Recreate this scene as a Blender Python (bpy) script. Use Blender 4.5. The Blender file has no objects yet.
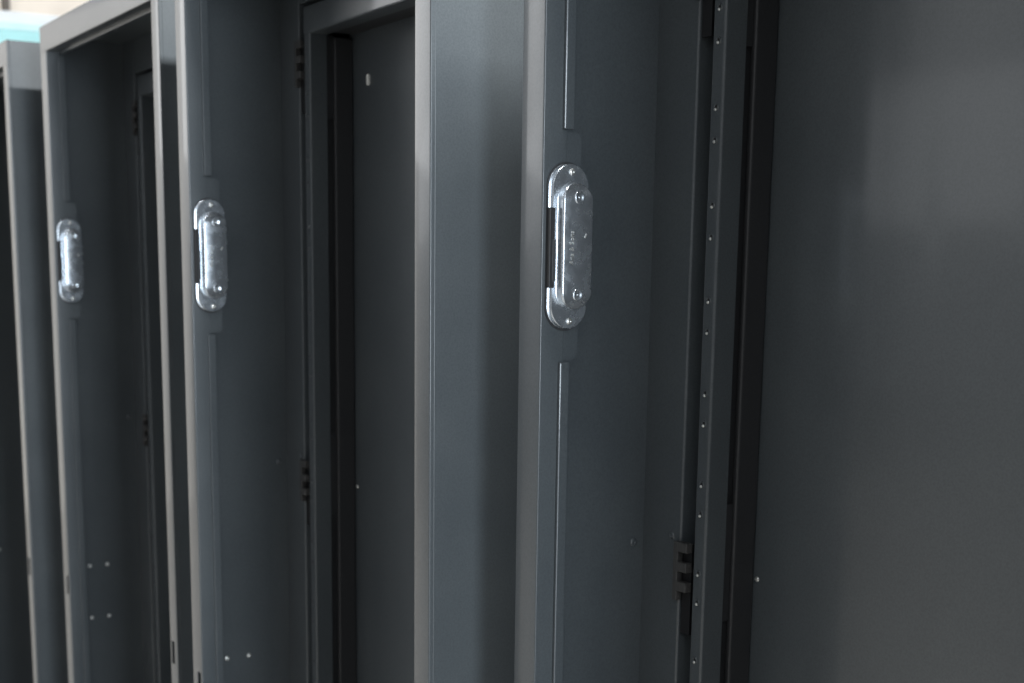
import bpy, bmesh, math, random
from mathutils import Matrix, Vector
random.seed(4)
scene = bpy.context.scene
C = scene.collection

# ------------------------------------------------------------------ camera
EYE = 1.5                      # camera height above the floor
cam_d = bpy.data.cameras.new('camera'); cam = bpy.data.objects.new('camera', cam_d); C.objects.link(cam)
right = Vector((0.51556157, 0.85684024, 0.00458983))
down = Vector((0.1561024, -0.08865729, -0.983754))
fwd = Vector((-0.84251309, 0.50790224, -0.17946311))
M = Matrix.Identity(4)
for r in range(3):
    M[r][0] = right[r]; M[r][1] = -down[r]; M[r][2] = -fwd[r]
M.translation = Vector((0, -0.87, EYE))
cam.matrix_world = M
cam_d.sensor_width = 36; cam_d.lens = 1398.46 * 36 / 1024
cam_d.shift_x = (512 - 440.766) / 1024; cam_d.shift_y = (534.11 - 341.5) / 1024
cam_d.clip_start = 0.05; cam_d.clip_end = 200
cam_d.dof.use_dof = True; cam_d.dof.focus_distance = 1.56; cam_d.dof.aperture_fstop = 6.3
scene.camera = cam

# ------------------------------------------------------------------ light
world = bpy.data.worlds.new('World'); scene.world = world; world.use_nodes = True
bg = world.node_tree.nodes['Background']
bg.inputs[0].default_value = (0.90, 0.94, 1.0, 1); bg.inputs[1].default_value = 0.33
def area(name, loc, target, sx, sy, power, col):
    l = bpy.data.lights.new(name, 'AREA'); l.shape = 'RECTANGLE'; l.size = sx; l.size_y = sy
    l.energy = power; l.color = col
    o = bpy.data.objects.new(name, l); C.objects.link(o)
    o.location = loc
    o.rotation_euler = (Vector(target) - Vector(loc)).to_track_quat('-Z', 'Y').to_euler()
    return o
# tall shop windows at the far left of the hall
area('window_and_fill_light', (-9.0, -5.1, EYE + 2.25), (0, -5.1, EYE + 1.4), 4.6, 2.9, 165, (0.98, 0.99, 1.0))
# unseen fill at the far left, added to brighten the lower cabinet fronts
area('left_fill_light', (-9.0, -1.9, 1.66), (0, -1.9, 1.66), 2.8, 3.3, 29, (1.0, 0.95, 0.87))
# window band along the far front side of the hall
area('window_and_fill_light', (-13.0, -9.0, EYE + 1.15), (-13.0, 0, EYE + 1.15), 13.0, 1.3, 78, (0.94, 0.97, 1.0))
# unseen fill at the right, added to brighten right-facing flanges and walls
area('window_and_fill_light', (7.0, -1.05, EYE + 0.3), (-2.0, -0.2, EYE), 1.8, 2.6, 410, (0.80, 0.90, 1.0))
# first a fluorescent fitting under the ceiling, then unseen fill lamps added around it
for loc, sx, sy, w, col in (((-0.99, 1.1, EYE + 1.62), 0.14, 2.6, 295, (0.97, 0.99, 1.0)),
                            ((0.9, -2.6, EYE + 1.75), 0.25, 4.0, 40, (0.93, 0.97, 1.0)),  # added frontal fill for the cabinet interiors
                            ((-5.0, -2.2, EYE + 1.75), 3.4, 0.25, 60, (0.95, 0.98, 1.0)),  # added to brighten the floor on the left
                            ((-7.6, 0.6, EYE + 2.6), 0.3, 5.0, 140, (1.0, 0.98, 0.95)),  # added to brighten the end wall
                            ((-4.3, 2.2, EYE + 2.2), 0.2, 2.4, 48, (1.0, 0.99, 0.97))):  # added to brighten the cupboard front
    o = area('ceiling_and_fill_light', loc, (loc[0], loc[1], 0), sx, sy, w, col)
    o.rotation_euler = (0, 0, 0)

vs = scene.view_settings
vs.view_transform = 'Standard'; vs.look = 'None'; vs.exposure = 0; vs.gamma = 1; vs.use_curve_mapping = False
scene.render.engine = 'CYCLES'

# ------------------------------------------------------------------ materials
def nodes_of(name):
    m = bpy.data.materials.new(name); m.use_nodes = True
    nt = m.node_tree; b = nt.nodes['Principled BSDF']
    return m, nt, b
def noise(nt, scale, detail=3, rough=0.5, vec=None):
    n = nt.nodes.new('ShaderNodeTexNoise'); n.inputs['Scale'].default_value = scale
    n.inputs['Detail'].default_value = detail; n.inputs['Roughness'].default_value = rough
    if vec: nt.links.new(vec, n.inputs['Vector'])
    return n
def ramp(nt, fac, stops):
    r = nt.nodes.new('ShaderNodeValToRGB'); nt.links.new(fac, r.inputs[0])
    e = r.color_ramp.elements
    e[0].position, e[0].color = stops[0]; e[1].position, e[1].color = stops[-1]
    for p, c in stops[1:-1]:
        k = e.new(p); k.color = c
    return r
def coords(nt):
    t = nt.nodes.new('ShaderNodeTexCoord'); i = nt.nodes.new('ShaderNodeObjectInfo')
    m = nt.nodes.new('ShaderNodeVectorMath'); m.operation = 'MULTIPLY_ADD'     # each object gets its own patch of the texture
    m.inputs[1].default_value = (7.3, 5.1, 9.7)
    nt.links.new(i.outputs['Random'], m.inputs[0]); nt.links.new(t.outputs['Object'], m.inputs[2])
    return m.outputs[0]
def bump(nt, b, h, strength, dist):
    k = nt.nodes.new('ShaderNodeBump'); k.inputs['Strength'].default_value = strength
    k.inputs['Distance'].default_value = dist
    nt.links.new(h, k.inputs['Height']); nt.links.new(k.outputs[0], b.inputs['Normal'])
def g(v, a=1): return (v, v, v, a)

def paint(name, base, rough, ior=1.55):
    m, nt, b = nodes_of(name); v = coords(nt)
    big = noise(nt, 5, 4, 0.6, v); fine = noise(nt, 900, 2, 0.5, v)
    c = ramp(nt, big.outputs[0], [(0.3, (base[0]*.90, base[1]*.91, base[2]*.92, 1)), (0.7, (base[0]*1.08, base[1]*1.08, base[2]*1.07, 1))])
    sp = noise(nt, 420, 2, 0.6, v); sr = ramp(nt, sp.outputs[0], [(0.32, g(0.86)), (0.5, g(1.0)), (0.70, g(1.12))])
    mul = nt.nodes.new('ShaderNodeMixRGB'); mul.blend_type = 'MULTIPLY'; mul.inputs[0].default_value = 1
    nt.links.new(c.outputs[0], mul.inputs[1]); nt.links.new(sr.outputs[0], mul.inputs[2])
    nt.links.new(mul.outputs[0], b.inputs['Base Color'])
    r = ramp(nt, big.outputs[0], [(0.3, g(rough*.93)), (0.75, g(rough*1.10))])
    nt.links.new(r.outputs[0], b.inputs['Roughness'])
    b.inputs['IOR'].default_value = ior
    b.inputs['Coat Weight'].default_value = 0.36
    st = nt.nodes.new('ShaderNodeMapping'); st.inputs['Scale'].default_value = (14, 14, 2.2)   # wiped-down smears
    nt.links.new(v, st.inputs[0]); sm = noise(nt, 1.0, 6, 0.65, st.outputs[0])
    cr = ramp(nt, sm.outputs[0], [(0.35, g(0.07)), (0.58, g(0.10)), (0.72, g(0.22))])
    nt.links.new(cr.outputs[0], b.inputs['Coat Roughness'])
    # orange peel plus the slow waviness of thin sheet
    wav = noise(nt, 7, 2, 0.4, v)
    mx = nt.nodes.new('ShaderNodeMath'); mx.operation = 'MULTIPLY_ADD'; mx.inputs[1].default_value = 0.02
    nt.links.new(fine.outputs[0], mx.inputs[0]); nt.links.new(wav.outputs[0], mx.inputs[2])
    bump(nt, b, mx.outputs[0], 0.35, 0.003)
    return m
PAINT = paint('anthracite_powder_coat', (0.057, 0.066, 0.072), 0.37)
BROWN = paint('hinge_plastic', (0.048, 0.047, 0.046), 0.5, 1.45)

def metal(name, base, rough, mott=0.12):
    m, nt, b = nodes_of(name); v = coords(nt)
    n1 = noise(nt, 75, 3, 0.5, v)
    c = ramp(nt, n1.outputs[0], [(0.3, tuple(x*(1-mott) for x in base)+(1,)), (0.7, tuple(min(1, x*(1+mott)) for x in base)+(1,))])
    nt.links.new(c.outputs[0], b.inputs['Base Color'])
    r = ramp(nt, n1.outputs[0], [(0.3, g(rough*.85)), (0.75, g(rough*1.2))])
    nt.links.new(r.outputs[0], b.inputs['Roughness'])
    b.inputs['Metallic'].default_value = 0.93
    return m
ZINC = metal('zinc_plate', (0.60, 0.645, 0.69), 0.26, 0.07)
STEEL = metal('bright_screw_steel', (0.75, 0.75, 0.72), 0.32, 0.05)

def plain(name, col, rough, scale=300):
    m, nt, b = nodes_of(name); n = noise(nt, scale, 3, 0.5, coords(nt))
    c = ramp(nt, n.outputs[0], [(0.3, tuple(x*.88 for x in col)+(1,)), (0.7, tuple(min(1, x*1.1) for x in col)+(1,))])
    nt.links.new(c.outputs[0], b.inputs['Base Color']); b.inputs['Roughness'].default_value = rough
    return m
RUBBER_SHADE = plain('rubber_and_shade_black', (0.022, 0.023, 0.025), 0.5)  # latch rubber; also painted shade round keepers and rear door edges
BLACK = plain('black_plastic', (0.008, 0.008, 0.009), 0.45)
CLIP = plain('white_nylon', (0.75, 0.75, 0.72), 0.4)
CONCRETE = plain('beige_concrete', (0.50, 0.47, 0.43), 0.55, 3)
WALLM = plain('cream_wall', (0.82, 0.76, 0.68), 0.8, 2)
WHITE = plain('white_board', (0.82, 0.86, 0.88), 0.6, 4)
CYAN = plain('cyan_film', (0.42, 0.80, 0.82), 0.4, 4)
PALE = plain('pale_cyan_film', (0.60, 0.85, 0.87), 0.4, 4)
DARKPOST = plain('dark_steel_post', (0.10, 0.09, 0.08), 0.6, 6)

# ------------------------------------------------------------------ mesh helpers
def mesh_obj(name, bm, mat, parent=None, bevel=0.0, segs=2, smooth=False):
    if bevel:
        bmesh.ops.bevel(bm, geom=bm.edges[:], offset=bevel, segments=segs, profile=0.5, affect='EDGES', clamp_overlap=True)
    bmesh.ops.recalc_face_normals(bm, faces=bm.faces[:])
    me = bpy.data.meshes.new(name); bm.to_mesh(me); bm.free()
    me.materials.append(mat)
    if smooth:
        for p in me.polygons: p.use_smooth = True
    o = bpy.data.objects.new(name, me); C.objects.link(o)
    if parent: o.parent = parent
    return o
def put(name, me, parent, loc):
    o = bpy.data.objects.new(name, me); C.objects.link(o); o.parent = parent; o.location = loc
    return o
def add_box(bm, x0, x1, y0, y1, z0, z1):
    v = [bm.verts.new((x, y, z)) for x in (x0, x1) for y in (y0, y1) for z in (z0, z1)]
    for f in ((0,1,3,2),(4,6,7,5),(0,4,5,1),(2,3,7,6),(0,2,6,4),(1,5,7,3)):
        bm.faces.new([v[i] for i in f])
def box(name, mat, parent, x0, x1, y0, y1, z0, z1, bevel=0.0008):
    bm = bmesh.new(); add_box(bm, x0, x1, y0, y1, z0, z1)
    return mesh_obj(name, bm, mat, parent, bevel)

def rounded(pts, r, n=4):
    out = [Vector(pts[0])]
    for a, b, c in zip(pts, pts[1:], pts[2:]):
        a, b, c = Vector(a), Vector(b), Vector(c)
        d1 = (a-b); d2 = (c-b); k = min(r, d1.length*.45, d2.length*.45)
        p, q = b + d1.normalized()*k, b + d2.normalized()*k
        for i in range(n+1):
            t = i/n; out.append((1-t)**2*p + 2*t*(1-t)*b + t*t*q)
    out.append(Vector(pts[-1]))
    return out
def sweep(bm, pts, thick, lo, hi, r=0.0018, axis='z'):
    """bent sheet: plan outline (left of travel = inside of the sheet) pulled along an axis"""
    P = rounded([Vector(p) for p in pts], r)
    nrm = []
    for i in range(len(P)):
        a = P[max(i-1, 0)]; b = P[min(i+1, len(P)-1)]; d = (b-a).normalized()
        nrm.append(Vector((-d.y, d.x)))
    Q = [p + n*thick for p, n in zip(P, nrm)]
    def mk(p, h):
        if axis == 'z': return bm.verts.new((p.x, p.y, h))
        return bm.verts.new((h, p.x, p.y))          # axis x: outline is in (y, z)
    A = [[mk(p, lo) for p in P], [mk(p, hi) for p in P]]
    B = [[mk(p, lo) for p in Q], [mk(p, hi) for p in Q]]
    n = len(P)
    for i in range(n-1):
        bm.faces.new((A[0][i], A[0][i+1], A[1][i+1], A[1][i]))
        bm.faces.new((B[0][i], B[1][i], B[1][i+1], B[0][i+1]))
        bm.faces.new((A[0][i], B[0][i], B[0][i+1], A[0][i+1]))
        bm.faces.new((A[1][i], A[1][i+1], B[1][i+1], B[1][i]))
    for i in (0, n-1):
        bm.faces.new((A[0][i], A[1][i], B[1][i], B[0][i]))
def obround(cy, cz, r, half, n=14):
    """points (y,z), first half right side from bottom to top, second half left side top to bottom"""
    pts = []
    h = half - r
    for i in range(n+1):
        a = -math.pi/2 + (math.pi/2)*i/n
        pts.append((cy + r*math.cos(a), cz - h + r*math.sin(a)))
    for i in range(n+1):
        a = (math.pi/2)*i/n
        pts.append((cy + r*math.cos(a), cz + h + r*math.sin(a)))
    left = [(2*cy - y, z) for y, z in reversed(pts)]
    return pts + left
def loft(bm, rings):
    """rings: list of lists of (x,y,z), equal lengths, closed; strip caps on both ends"""
    V = [[bm.verts.new(p) for p in r] for r in rings]
    n = len(V[0])
    for a, b in zip(V, V[1:]):
        for i in range(n):
            j = (i+1) % n
            bm.faces.new((a[i], a[j], b[j], b[i]))
    for v in (V[0], V[-1]):
        for i in range(n//2 - 1):
            try: bm.faces.new((v[i], v[i+1], v[n-2-i], v[n-1-i]))
            except ValueError: pass
    bmesh.ops.remove_doubles(bm, verts=bm.verts[:], dist=1e-6)
def dome_mesh(name, r, h, mat, axis, n=12, prof=None):
    """low screw head with a cross-free dimple, bulging along -y ('y') or +x ('x')"""
    bm = bmesh.new()
    prof = prof or [(1.0, 0), (0.97, .45), (0.8, .85), (0.5, 1.0), (0.22, 1.0), (0.14, .7)]
    rings = []
    for k, hh in prof:
        ring = []
        for i in range(n):
            a = 2*math.pi*i/n; u, w = r*k*math.cos(a), r*k*math.sin(a)
            ring.append(bm.verts.new((h*hh, u, w) if axis == 'x' else (u, -h*hh, w)))
        rings.append(ring)
    for a, b in zip(rings, rings[1:]):
        for i in range(n): bm.faces.new((a[i], a[(i+1) % n], b[(i+1) % n], b[i]))
    bm.faces.new(rings[-1])
    bmesh.ops.recalc_face_normals(bm, faces=bm.faces[:])
    me = bpy.data.meshes.new(name); bm.to_mesh(me); bm.free(); me.materials.append(mat)
    for p in me.polygons: p.use_smooth = True
    return me
def ring_mesh(name, r, wire, mat, matin, n=14):
    """pressed rim of a tapped hole in a plane facing -y, with its dark bore"""
    bm = bmesh.new(); prof = [(r+wire, 0.0), (r+wire*.6, wire*.7), (r, wire*.8), (r-wire*.5, 0.0), (r-wire*.6, -wire)]
    rings = [[bm.verts.new((k*math.cos(2*math.pi*i/n), -h, k*math.sin(2*math.pi*i/n))) for i in range(n)] for k, h in prof]
    for a, b in zip(rings, rings[1:]):
        for i in range(n): bm.faces.new((a[i], a[(i+1) % n], b[(i+1) % n], b[i]))
    # bore: a dark disc in the mouth of the hole
    cv = [bm.verts.new((r*.9*math.cos(2*math.pi*i/n), -wire*.12, r*.9*math.sin(2*math.pi*i/n))) for i in range(n)]
    f = bm.faces.new(cv); f.material_index = 1
    bmesh.ops.recalc_face_normals(bm, faces=bm.faces[:])
    me = bpy.data.meshes.new(name); bm.to_mesh(me); bm.free(); me.materials.append(mat); me.materials.append(matin)
    return me

ZSCREW_X = dome_mesh('screw', 0.0045, 0.0022, STEEL, 'x')
ZSCREW_Y = dome_mesh('screw', 0.0034, 0.0018, STEEL, 'y')
SMALLSCREW_X = dome_mesh('screw', 0.0040, 0.0018, STEEL, 'x')
RIVET_X = dome_mesh('rivet', 0.0055, 0.0022, PAINT, 'x')
RIVET_Y = dome_mesh('rivet', 0.0045, 0.0020, PAINT, 'y')
DIMPLE = dome_mesh('dimple', 0.0070, 0.0016, ZINC, 'x', 20, [(1.0, 0), (0.95, .5), (0.86, .8), (0.72, .75), (0.5, .35), (0.3, .18), (0.16, .15), (0.13, .6), (0.05, .7)])
HOLE = ring_mesh('tapped_hole', 0.0026, 0.0014, PAINT, BLACK)
GLINT = dome_mesh('rim_glint', 0.0019, 0.0016, STEEL, 'y', 8)  # bright spot standing in for the glint on a hole's lower rim

# ------------------------------------------------------------------ setting
bm = bmesh.new(); add_box(bm, -14, 10, -14, 6, -0.12, 0.0)
floor = mesh_obj('floor', bm, CONCRETE); floor['kind'] = 'structure'

# ------------------------------------------------------------------ cabinets
HT = 2.02           # cabinet height
RAIL = 1.967        # underside of the front top rail
JW = 0.042          # front face of an upright

def keeper(parent):
    """zinc latch keeper screwed to the inner return of the left upright"""
    cz = EYE + 0.035
    x0 = JW
    bm = bmesh.new(); o = obround(0.0325, cz, 0.0242, 0.0888)
    rings = []
    for dx, ins in ((0.0045, 0.0012), (0.0048, 0.0004), (0.0058, 0.0), (0.0070, 0.0003), (0.0076, 0.0010)):
        rr = obround(0.0325, cz, 0.0242-ins, 0.0888-ins)
        rings.append([(x0+dx, y, z) for y, z in rr])
    loft(bm, rings)
    k = mesh_obj('latch_keeper', bm, ZINC, parent, smooth=True)
    shade_angle(k, 40)
    k['label'] = 'zinc-plated oblong latch keeper with raised cover'
    bm = bmesh.new(); rings = []
    for dx, ins in ((0.0012, 0.0006), (0.0016, 0.0), (0.0034, 0.0), (0.0038, 0.0006)):
        rr = obround(0.0300, cz, 0.0242-ins, 0.0885-ins); rings.append([(x0+dx, y, z) for y, z in rr])
    loft(bm, rings); b = mesh_obj('backing_plate', bm, ZINC, k, smooth=True); shade_angle(b, 40)
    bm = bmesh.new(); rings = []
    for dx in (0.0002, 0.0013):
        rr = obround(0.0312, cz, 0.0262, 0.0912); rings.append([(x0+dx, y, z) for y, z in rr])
    loft(bm, rings); mesh_obj('shade_piece', bm, RUBBER_SHADE, k)  # thin black plate drawing the contact shadow round the keeper
    bm = bmesh.new(); rings = []
    for dx in (0.0037, 0.0047):
        rr = obround(0.0325, cz, 0.0225, 0.0870); rings.append([(x0+dx, y, z) for y, z in rr])
    loft(bm, rings); mesh_obj('spacer', bm, BLACK, k)
    # raised cover: flat middle, rolled edge, ends that slope down to the plate
    rings = []; bm = bmesh.new(); cy = 0.0355; czb = EYE + 0.0355; H = 0.0685; R = 0.0204; flat = 0.0515
    for dx, ins in ((0.0074, -0.0010), (0.0078, 0.0), (0.0158, 0.0002), (0.0174, 0.0005), (0.0181, 0.0011), (0.0184, 0.0021)):
        ring = []
        for y, z in obround(cy, czb, R-ins, H-ins, 16):
            e = max(0, abs(z-czb)-flat)
            drop = 0 if dx < 0.008 else (dx-0.0078)/0.0106*(0.10*e + 9.0*e*e)
            ring.append((x0+dx-drop, y, z))
        rings.append(ring)
    loft(bm, rings); cv = mesh_obj('cover', bm, ZINC, k, smooth=True); shade_angle(cv, 35)
    for zz in (0.0875, -0.0165):
        put('dimple', DIMPLE, k, (x0+0.0181, cy+0.001, EYE+zz))
    for zz in (0.1150, -0.0455):
        put('screw', SMALLSCREW_X, k, (x0+0.0076, 0.0335, EYE+zz))
    # latch mouth: black plastic insert in the front edge of the plates
    bm = bmesh.new(); add_box(bm, x0+0.0014, x0+0.0080, 0.0050, 0.0120, EYE-0.009, EYE+0.077)
    mo = mesh_obj('latch_mouth', bm, BLACK, k, 0.0006)
    bm = bmesh.new(); add_box(bm, x0+0.0020, x0+0.0086, 0.0085, 0.0130, EYE-0.002, EYE+0.043)
    mesh_obj('latch_tongue', bm, RUBBER_SHADE, k, 0.0006)
    # embossed lettering up the cover
    cu = bpy.data.curves.new('lettering', 'FONT'); cu.body = 'Ans & Sons'; cu.size = 0.0078; cu.extrude = 0.00035
    cu.align_x = 'CENTER'; cu.align_y = 'CENTER'; cu.bevel_depth = 0.00012
    to = bpy.data.objects.new('tmp', cu); C.objects.link(to)
    bpy.context.view_layer.update()
    me = bpy.data.meshes.new_from_object(to.evaluated_get(bpy.context.evaluated_depsgraph_get()))
    bpy.data.objects.remove(to); me.materials.clear(); me.materials.append(STEEL)
    t = bpy.data.objects.new('lettering', me); C.objects.link(t); t.parent = k
    R3 = Matrix(((0, 0, 1), (0, -1, 0), (1, 0, 0))).transposed().to_4x4()
    # columns: text x -> +z, text y -> -y, text normal -> +x
    R3 = Matrix(((0, 0, 1, x0+0.0184), (0, -1, 0, 0.0275), (1, 0, 0, EYE+0.034), (0, 0, 0, 1)))
    t.matrix_local = R3
    bm = bmesh.new(); add_box(bm, -0.0004, 0.0004, -0.0010, 0.0010, -0.0026, 0.0026)
    d = mesh_obj('burr', bm, STEEL, k, 0.0003); d.location = (x0+0.0185, 0.0455, EYE+0.047); d.rotation_euler = (math.radians(-30), 0, 0)
    return k

def shade_angle(o, deg):
    me = o.data
    bm = bmesh.new(); bm.from_mesh(me)
    for e in bm.edges:
        e.smooth = not (len(e.link_faces) == 2 and e.calc_face_angle(0) > math.radians(deg))
    for f in bm.faces: f.smooth = True
    bm.to_mesh(me); bm.free()

SLOT = (0.797, 0.840)      # lift-off slot in the front face of each upright
def upright(parent, W, side):
    """front upright: outer return, front face with a slot, inner return"""
    bm = bmesh.new()
    def X(x): return x if side < 0 else W - x
    def sw(pts, lo, hi):
        p = [(X(x), y) for x, y in pts]
        if side > 0: sweep(bm, p, -0.0018, lo, hi)
        else: sweep(bm, p, 0.0018, lo, hi)
    jw = JW if side < 0 else 0.036
    full = [(0.0, 0.006), (0.0, 0.0), (jw, 0.0), (jw, 0.031)]
    # travel: down the outer side, along the front, back into depth; the sheet lies on the inside (left)
    sw(full, 0.06, SLOT[0]); sw(full, SLOT[1], RAIL)
    sw([(0.0, 0.006), (0.0, 0.0), (jw-0.021, 0.0)], SLOT[0], SLOT[1])
    sw([(jw-0.007, 0.0), (jw, 0.0), (jw, 0.031)], SLOT[0], SLOT[1])
    o = mesh_obj('upright', bm, PAINT, parent); shade_angle(o, 50)
    return o
def hem(parent, x0, x1, y0, y1, z0, z1):
    return box('hem', PAINT, parent, x0, x1, y0, y1, z0, z1, 0.0014)

def hinge(parent, z0, z1):
    """hinge carrier with three square windows, sitting in the gap beside the rear door"""
    xa, xb, ya, yb = 0.0815, 0.1055, 0.1665, 0.1760
    n = 3; h = (z1 - z0)/n; bar = 0.0115
    bm = bmesh.new()
    add_box(bm, xa, xa+0.0075, ya+0.001, yb, z0, z1)               # spine
    zs = [z1 - i*h for i in range(n)]
    for z in zs: add_box(bm, xa+0.0075, xb, ya, yb, z-bar, z)      # cross bars
    o = mesh_obj('hinge', bm, BROWN, parent, 0.0008)
    bm = bmesh.new(); add_box(bm, xa+0.0076, xb-0.001, yb+0.0002, yb+0.006, z0-0.04, z1-0.002)
    mesh_obj('hinge_pocket', bm, BLACK, o)
    return o

def cabinet(ox, oy, W, label, glints=False):
    t = bpy.data.objects.new('steel_cabinet', None); C.objects.link(t)
    t.empty_display_size = 0.2
    t.location = (ox, oy, 0); t['label'] = label; t['category'] = 'cabinet'; t['group'] = 'open steel cabinets standing in a row'
    DEP = 0.32
    upright(t, W, -1); upright(t, W, 1)
    # top and bottom front rails (outline in y,z)
    def rail(flip):
        bm = bmesh.new()
        if not flip: sweep(bm, [(0.006, HT), (0.0, HT), (0.0, RAIL), (0.031, RAIL)], 0.0018, 0.0, W, axis='x')
        else: sweep(bm, [(0.031, 0.06), (0.0, 0.06), (0.0, 0.004), (0.022, 0.004)], 0.0018, 0.0, W, axis='x')
        o = mesh_obj('front_rail', bm, PAINT, t); shade_angle(o, 50)
    rail(False); rail(True)
    box('hem', PAINT, t, JW+0.006, W-JW-0.006, 0.0265, 0.0375, RAIL-0.005, RAIL+0.001, 0.0019)
    # shell
    box('side_panel', PAINT, t, 0.0006, 0.0180, 0.0064, DEP, 0.004, HT-0.0004)
    box('side_panel', PAINT, t, W-0.0180, W-0.0006, 0.0064, DEP, 0.004, HT-0.0004)
    box('top_panel', PAINT, t, 0.0182, W-0.0182, 0.0066, DEP, HT-0.020, HT-0.0006)
    box('bottom_panel', PAINT, t, 0.0182, W-0.0182, 0.0330, DEP, 0.004, 0.055)
    for xa in (0.0004, W-0.0180):
        box('corner_cap', PAINT, t, xa, xa+0.0176, 0.0021, 0.0062, RAIL+0.0022, HT-0.0022, 0.0004)
    box('rear_light_block', PAINT, t, 0.0182, W-0.0182, DEP-0.012, DEP-0.003, 0.0552, HT-0.0202)  # unseen panel added to stop lamp light leaking in from behind
    # rear frame round the door opening: flat strip with a folded edge
    zt, zb = 1.925, 0.10
    for s in (-1, 1):
        bm = bmesh.new()
        pts = [(0.0182, 0.174), (0.0865, 0.174), (0.0865, 0.205)]
        if s > 0: pts = [(W-x, y) for x, y in pts]
        sweep(bm, pts, 0.0018 if s < 0 else -0.0018, 0.056, HT-0.021, r=0.0035)
        o = mesh_obj('rear_frame', bm, PAINT, t); shade_angle(o, 50)
    bm = bmesh.new(); sweep(bm, [(0.1740, HT-0.021), (0.174, zt+0.003), (0.205, zt+0.003)], 0.0018, 0.0900, W-0.0900, axis='x')
    o = mesh_obj('rear_frame', bm, PAINT, t); shade_angle(o, 50)
    bm = bmesh.new(); add_box(bm, 0.0880, 0.1120, 0.204, 0.207, 0.06, zt); mesh_obj('door_gap_liner', bm, PAINT, t)
    bm = bmesh.new(); add_box(bm, W-0.1120, W-0.0880, 0.204, 0.207, 0.06, zt); mesh_obj('door_gap_liner', bm, PAINT, t)
    # closed rear door: skin, tubular frame, slotted web, black strips in place of shade
    box('back_panel', PAINT, t, 0.1180, W-0.1180, 0.248, 0.252, 0.08, zt-0.004)
    RB = 1.878
    for s in (-1, 1):
        bm = bmesh.new()
        pts = [(0.1135, 0.2000), (0.1135, 0.170), (0.1340, 0.170), (0.1340, 0.2000)]
        if s > 0: pts = [(W-x, y) for x, y in pts]
        sweep(bm, pts, 0.0018 if s < 0 else -0.0018, 0.122, RB, r=0.0036)
        col = mesh_obj('door_frame', bm, PAINT, t); shade_angle(col, 50)
        if s < 0:
            k = 0
            while True:
                za = EYE + 0.1847 - 0.1032*k + 0.1032*16
                k += 1
                if za < 0.16: break
                for z in (za, za-0.0340):
                    if z < RB-0.03 and z > 0.14:
                        hh = put('tapped_hole', HOLE, col, (0.1238, 0.1699, z))
                        if glints: put('rim_glint', GLINT, col, (0.1236, 0.1692, z-0.0026))
        # web with long slots: lands between them
        def xx(a, b): return (a, b) if s < 0 else (W-b, W-a)
        xa, xb = xx(0.1275, 0.1293)
        for z0, z1 in ((0.12, 0.30), (0.60, 0.665), (1.108, 1.247), (1.750, RB)):
            box('web', RUBBER_SHADE, t, xa, xb, 0.2002, 0.2135, z0, z1, 0.0005)  # steel lands given the near-black colour of their shade
        xa, xb = xx(0.1250, 0.1338); bm = bmesh.new(); add_box(bm, xa, xb, 0.2137, 0.2478, 0.10, RB-0.001)
        mesh_obj('shade_piece', bm, RUBBER_SHADE, t, 0.0035, 3)  # black strip painted in for steel lying in shade
        xa, xb = xx(0.1140, 0.1240); bm = bmesh.new(); add_box(bm, xa, xb, 0.2010, 0.2478, 0.10, RB-0.001)
        mesh_obj('gap_filler', bm, RUBBER_SHADE, t)  # near-black block standing in for the shaded slot cavity
    # horizontal tubes of the door frame
    for lo, hi in ((RB, RB+0.042), (0.10, 0.1215)):
        bm = bmesh.new(); sweep(bm, [(0.200, hi), (0.170, hi), (0.170, lo), (0.200, lo)], 0.0018, 0.1137, W-0.1137, r=0.0036, axis='x')
        o = mesh_obj('door_frame', bm, PAINT, t); shade_angle(o, 50)
    bm = bmesh.new(); add_box(bm, 0.1345, W-0.1345, 0.2003, 0.2478, RB+0.004, RB+0.016); mesh_obj('shade_piece', bm, RUBBER_SHADE, t, 0.001)  # black strip standing in for the shade under the top tube
    # inner return of the left upright: hem, tab and latch keeper
    hem(t, JW-0.0012, JW+0.0046, 0.0245, 0.0378, EYE+0.1600, RAIL-0.006)
    hem(t, JW-0.0012, JW+0.0046, 0.0245, 0.0378, 0.0660, EYE-0.0905)
    bm = bmesh.new(); r = 0.009
    pts = [(0.0312, -0.088), (0.0510-r, -0.088)]
    for i in range(1, 7):
        a = -math.pi/2 + math.pi/2*i/6; pts.append((0.0510-r+r*math.cos(a), -0.088+r+r*math.sin(a)))
    for i in range(0, 7):
        a = math.pi/2*i/6; pts.append((0.0510-r+r*math.cos(a), 0.1575-r+r*math.sin(a)))
    pts.append((0.0312, 0.1575))
    va = [bm.verts.new((JW-0.0019, y, EYE+z)) for y, z in pts]; vb = [bm.verts.new((JW-0.0001, y, EYE+z)) for y, z in pts]
    bm.faces.new(va); bm.faces.new(vb)
    for i in range(len(pts)):
        j = (i+1) % len(pts); bm.faces.new((va[i], va[j], vb[j], vb[i]))
    mesh_obj('keeper_tab', bm, PAINT, t)
    keeper(t)
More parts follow.
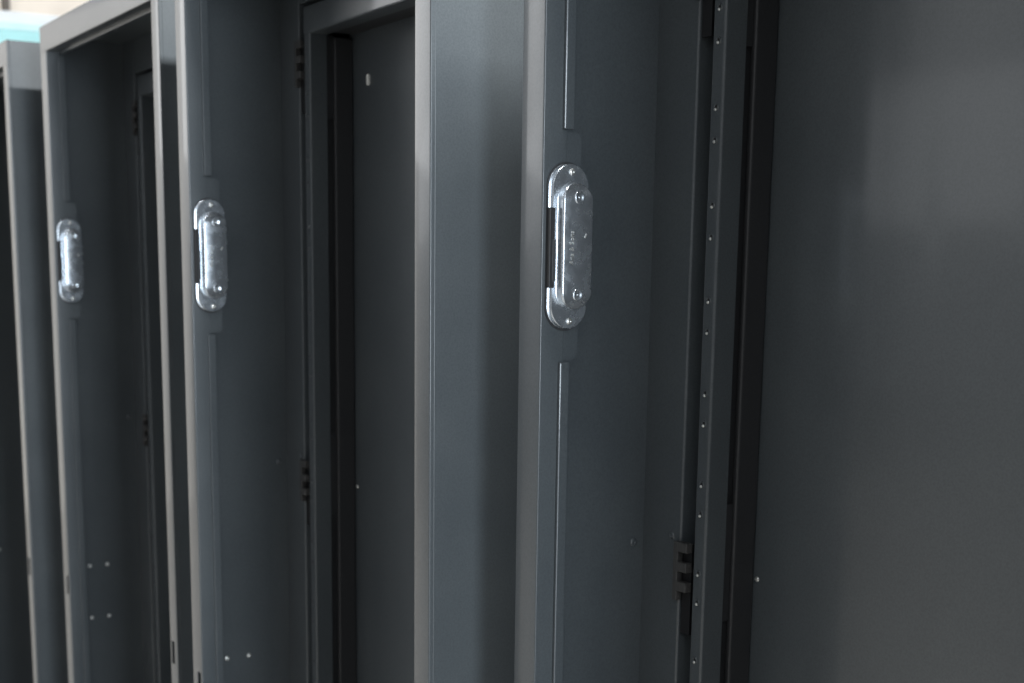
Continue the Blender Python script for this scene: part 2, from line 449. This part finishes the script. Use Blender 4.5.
    # hinges
    for z in (0.3365, -0.335, -1.006):
        hinge(t, EYE+z-0.035, EYE+z+0.035)
    # small fixings
    for y in (0.0556, 0.0960):
        for z in (-0.6455, -0.7665): put('screw', ZSCREW_X, t, (0.0180, y, EYE+z))
    put('rivet', RIVET_X, t, (0.0180, 0.159, EYE-0.311))
    put('rivet', RIVET_Y, t, (0.0715, 0.1740, EYE-0.296))
    put('screw', ZSCREW_Y, t, (0.1385, 0.2478, EYE-0.344))
    bm = bmesh.new(); rr = obround(0, 0, 0.0036, 0.0085, 6); rings = [[(y, -d, z) for y, z in rr] for d in (0, 0.003)]
    loft(bm, rings); cl = mesh_obj('clip', bm, CLIP, t, smooth=False); cl.location = (0.186, 0.2478, EYE+0.3075)
    return t

cabinet(-1.3183, 0.0261, 0.80, 'nearest steel cabinet, its dark back panel filling the right half', glints=True)
cabinet(-2.2070, -0.0348, 0.7946, 'second steel cabinet, left of the wide side panel in the middle')
cabinet(-3.0983, 0.0, 0.722, 'third steel cabinet, the one whose whole pale top rail corner shows')
cabinet(-3.291-0.74, -0.021, 0.74, 'leftmost steel cabinet, cut by the frame below the pale wall')

# ------------------------------------------------------------------ what shows over the leftmost cabinet
w = box('end_wall', WALLM, None, -9.6, -9.4, -1.0, 6.0, 0.0, 5.2, 0.0)
w['label'] = 'blurred cream wall at the far end above the cabinets'; w['category'] = 'wall'
p = box('wall_post', DARKPOST, None, -9.39, -9.30, 1.530, 1.565, 0.0, 5.2, 0.004)
p['label'] = 'dark upright post against the cream wall in the top left corner'; p['category'] = 'post'
b = bpy.data.objects.new('storage_cupboard', None); C.objects.link(b); b.location = (-5.5, 0.2, 0)
b['label'] = 'white cupboard with a cyan band, seen only over the leftmost cabinet'; b['category'] = 'cupboard'
box('body', WHITE, b, -0.5, -0.002, 0.0, 1.6, 0.0, EYE+0.972, 0.004)
box('trim_band', CYAN, b, -0.0018, 0.012, 0.0, 1.6, EYE+0.80, EYE+0.903, 0.003)
box('trim_band', PALE, b, -0.0018, 0.010, 0.0, 1.6, EYE+0.9034, EYE+0.930, 0.003)
